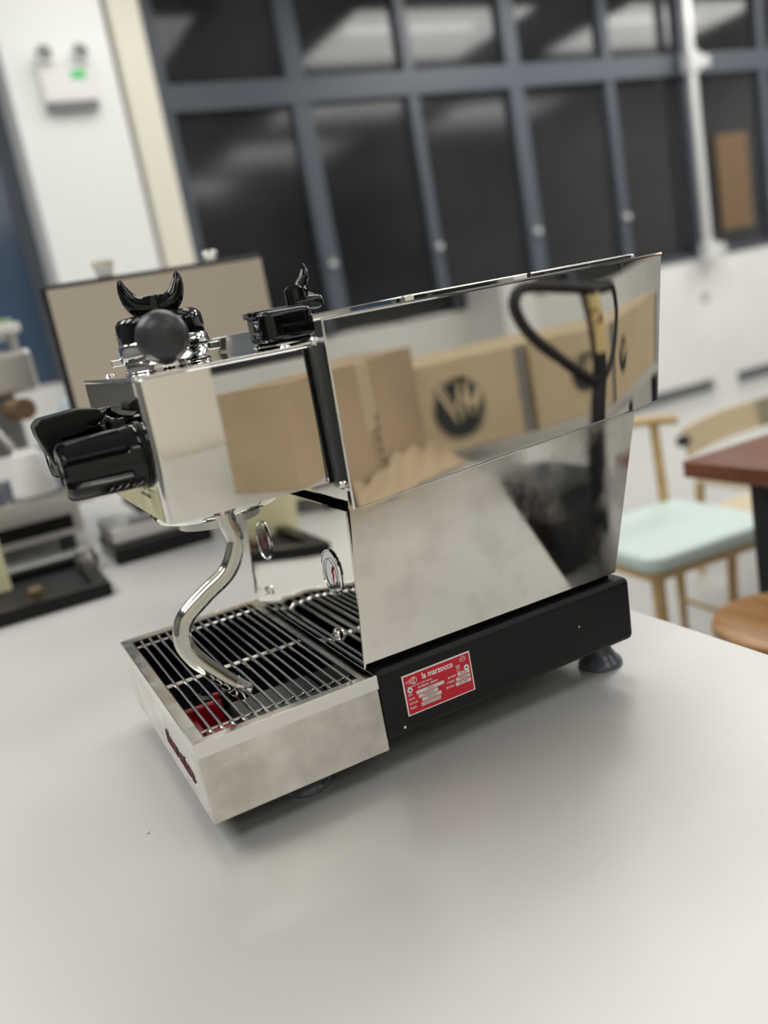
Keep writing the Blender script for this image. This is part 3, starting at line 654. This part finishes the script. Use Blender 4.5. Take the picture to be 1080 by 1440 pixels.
# emergency light on the pillar
t=thing('emergency_light','white twin-head emergency light with a green indicator on the white pillar','lamp',(-4.0,.835,1.70))
b=B(); box(b,(0,-.13,-.10),(.06,.13,.08)); obj('light_case',b,WPL,t,bevel=.01)
for y in (-.085,.085):
    b=B(); lathe(b,[(0,.0),(.035,.0),(.045,.03),(.042,.06),(0,.055)],(.03,y,.115),(1,0,0),n=20); hd=obj('lamp_head',b,WPL,t)
    b=B(); lathe(b,[(0,.004),(.034,.002),(.036,0)],(.088,y,.115),(1,0,0),n=20); obj('lamp_lens',b,BEAM,hd)
b=B(); box(b,(.06,.02,.0),(.063,.09,.04)); obj('indicator',b,LGRN,t)
b=B(); box(b,(.0,-.12,-.13),(.05,.12,-.10)); obj('lower_rail',b,BEAM,t)  # grey strip along the underside of the case

# ================================================================ THINGS MIRRORED IN THE STEEL
def boxprint(parent,cx,cy,r,x):   # chevron emblem printed on the box face (x = face plane, faces -x)
    d=-.0012
    b=B(); n=36
    pts=[(x,cx+r*math.cos(2*PI*i/n),cy+r*math.sin(2*PI*i/n)) for i in range(n)]; prism(b,pts,(d,0,0)); e=obj('printed_emblem',b,BOXINK,parent)
    def stroke(p,q,w_,m_,k):
        u,v=q[0]-p[0],q[1]-p[1]; L=math.hypot(u,v); nx,ny=-v/L*w_,u/L*w_
        P=[(p[0]+nx,p[1]+ny),(p[0]-nx,p[1]-ny),(q[0]-nx,q[1]-ny),(q[0]+nx,q[1]+ny)]
        b=B(); prism(b,[(x+d*k,cx+r*a,cy+r*c) for a,c in P],(-.0008,0,0)); obj('emblem_stroke',b,m_,parent)
    for p,q in (((-.80,.98),(-.10,-.42)),((-.10,-.42),(.22,1.12)),((.22,1.12),(.50,-.30)),((.50,-.30),(.92,.55))):
        stroke(p,q,.20,BOXINK,1); stroke(p,q,.155,KRAFT2,1.6)
    for p,q in (((-.66,.78),(-.14,-.22)),((.18,.80),(-.02,-.10))): stroke(p,q,.035,BOXINK,2.2)
    b=B()
    tube(b,[(x+d,cx+r*1.09*math.cos(2*PI*i/n),cy+r*1.09*math.sin(2*PI*i/n)) for i in range(n)],.0018,n=4,closed=True); obj('emblem_ring',b,BOXINK,parent)
def carton(label,x0,y0,x1,y1,z0,z1,m_,rz=0,group=None):
    cx,cy=(x0+x1)/2,(y0+y1)/2
    t=thing('cardboard_box',label,'box',(cx,cy,z0),rz,group)
    hx,hy,h=(x1-x0)/2,(y1-y0)/2,z1-z0
    b=B(); box(b,(-hx,-hy,0),(hx,hy,h)); obj('carton',b,m_,t,bevel=.003)
    for s in (1,-1):
        b=B(); box(b,(s*.002 if s>0 else -hx,-hy,h),(hx if s>0 else -.002,hy,h+.003)); obj('flap',b,m_,t)
    b=B(); box(b,(-hx-.0008,-.025,h*.5),(hx+.0008,.025,h+.0045)) ; obj('tape',b,KRAFT2,t)
    return t,hx,hy,h
A,hx,hy,h=carton('large plain brown cardboard box standing on the worktop outside the picture, mirrored in the steel',1.175-.080,.588-.275,1.175+.080,.588+.275,0,.270,KRAFT,math.radians(-39.8))
b=B()
for i in range(5): box(b,(-hx-.0012,.02,.06+i*.022),(-hx,.03,.075+i*.022))
obj('printed_mark',b,BOXINK,A)
b=B(); box(b,(-hx-.001,-.001,.01),(-hx+.001,.002,.265)); obj('seam',b,BRONZE,A)
def prism_print(label,y0,y1,r,zc,yc,h=.215):
    T,hx,hy,hh=carton(label,1.35,y0,1.72,y1,0,h,KRAFT2)
    boxprint(T,yc-(y0+y1)/2,zc,r,-hx)
    b=B(); box(b,(-hx-.003,hy-.028,.0),(-hx,hy-.004,h)); obj('strap',b,GTAPE,T)
    return T,hx,hy
prism_print('pale cardboard box with large chevron emblem, mirrored in the middle of the steel side',.84,1.20,.068,.098,.990)
T,hx,hy=prism_print('pale cardboard box with smaller chevron emblem, mirrored behind the loop handle',1.215,1.545,.045,.112,1.385)
prism_print('pale chevron-marked cardboard box at the far end of the row beyond the loop handle',1.56,2.2,.045,.112,1.66)
# bench for the box row
t=thing('packing_table','plain grey packing table carrying the row of pale boxes','table',(1.55,1.45,FZ))
b=B(); box(b,(-.22,-.535,.735),(.25,.80,.77)); obj('tabletop',b,STEEL,t,bevel=.003)
for x in (-.18,.21):
    for y in (-.48,.75):
        b=B(); box(b,(x-.02,y-.02,0),(x+.02,y+.02,.735)); obj('leg',b,DARKM,t)
t=thing('plastic_crate','orange plastic crate standing on the floor under the packing table','crate',(1.62,1.12,FZ))
for z0 in (0,.26):
    b=B(); fr(b,-.12,-.09,.12,.10,(.012,.012,.012,.012),z0,z0+.25); box(b,(-.12,-.09,z0),(.12,.10,z0+.012)); obj('crate_body',b,ORG,t,bevel=.003)
t=thing('waste_bin','tall black waste bin beside the orange crate under the packing table','bin',(1.58,1.385,FZ))
b=B(); prism(b,[(x*.9,y*.9,0) for x,y in rrect(-.13,-.10,.13,.10,.03)],(0,0,.56)); obj('bin_body',b,DARKM,t)
b=B(); prism(b,[(x,y,.56) for x,y in rrect(-.14,-.11,.14,.11,.035)],(0,0,.03)); obj('bin_lid',b,PLGREY,t,bevel=.006)
# crumpled kraft paper
b=B(); NX,NYY=14,40; g=[]
for i in range(NX+1):
    row=[]
    for j in range(NYY+1):
        u,v=i/NX,j/NYY
        x=.99+.20*v+(.02+.11*v)*u; y=.53+.36*v
        z=.003+.022*u+.010*math.sin(9*v+3*u)*u+.014*abs(math.sin(14*v-5*u))*(.15+u)+.004*random.random()*u+.02*u*u
        row.append(b.verts.new((x,y,z)))
    g.append(row)
for i in range(NX):
    for j in range(NYY): b.faces.new((g[i][j],g[i+1][j],g[i+1][j+1],g[i][j+1]))
r=bmesh.ops.extrude_face_region(b,geom=list(b.faces))
for v in r['geom']:
    if isinstance(v,bmesh.types.BMVert): v.co.z+=.0015
tag(obj('kraft_paper',b,PAPER,ang=.3),'crumpled brown kraft paper on the worktop against the plain brown box','paper')
# pallet truck with loop handle
t=thing('pallet_truck','dark grey pallet truck with black loop handle and yellow warning label on its shaft','pallet truck',(1.10,1.16,FZ))
lp=[(-.147,.354),(-.057,.340),(.037,.323),(.116,.317),(.143,.277),(.140,.239),(.106,.182),(.037,.132),(-.013,.138),(-.082,.193),(-.147,.250),(-.178,.300),(-.180,.335)]
b=B(); tube(b,catmull([(-.05,y,z-FZ) for y,z in lp],6,True),.0125,n=12,closed=True); obj('loop_handle',b,DARKM,t)
sh=catmull([(-.05,.012,1.095),(-.05,.025,1.01),(-.05,.023,.905),(-.048,.0,.80),(-.03,-.01,.5),(0,-.01,.22)],6)
b=B(); tube(b,sh,.021,n=14); obj('shaft',b,DARKM,t)
b=B(); 
tube(b,[(p.x-.0016,p.y,p.z) for p in sh[1:10]],.0206,n=14); lb=obj('warning_label',b,LABY,t)
b=B(); box(b,(-.14,.02,.09),(.13,.30,.13)); box(b,(-.10,-.04,.13),(.10,.10,.42)); obj('chassis',b,BEAM,t,bevel=.006)
for x in (-.09,.08):
    b=B(); box(b,(x-.045,.25,.07),(x+.045,1.15,.12)); obj('fork',b,BEAM,t,bevel=.006)
    b=B(); cyl(b,(x-.03,1.08,.04),(x+.03,1.08,.04),.04,n=18); obj('roller',b,DARKM,t)
b=B(); cyl(b,(0,-.06,.08),(0,.06,.08),.08,n=24); obj('steer_wheel',b,DARKM,t)
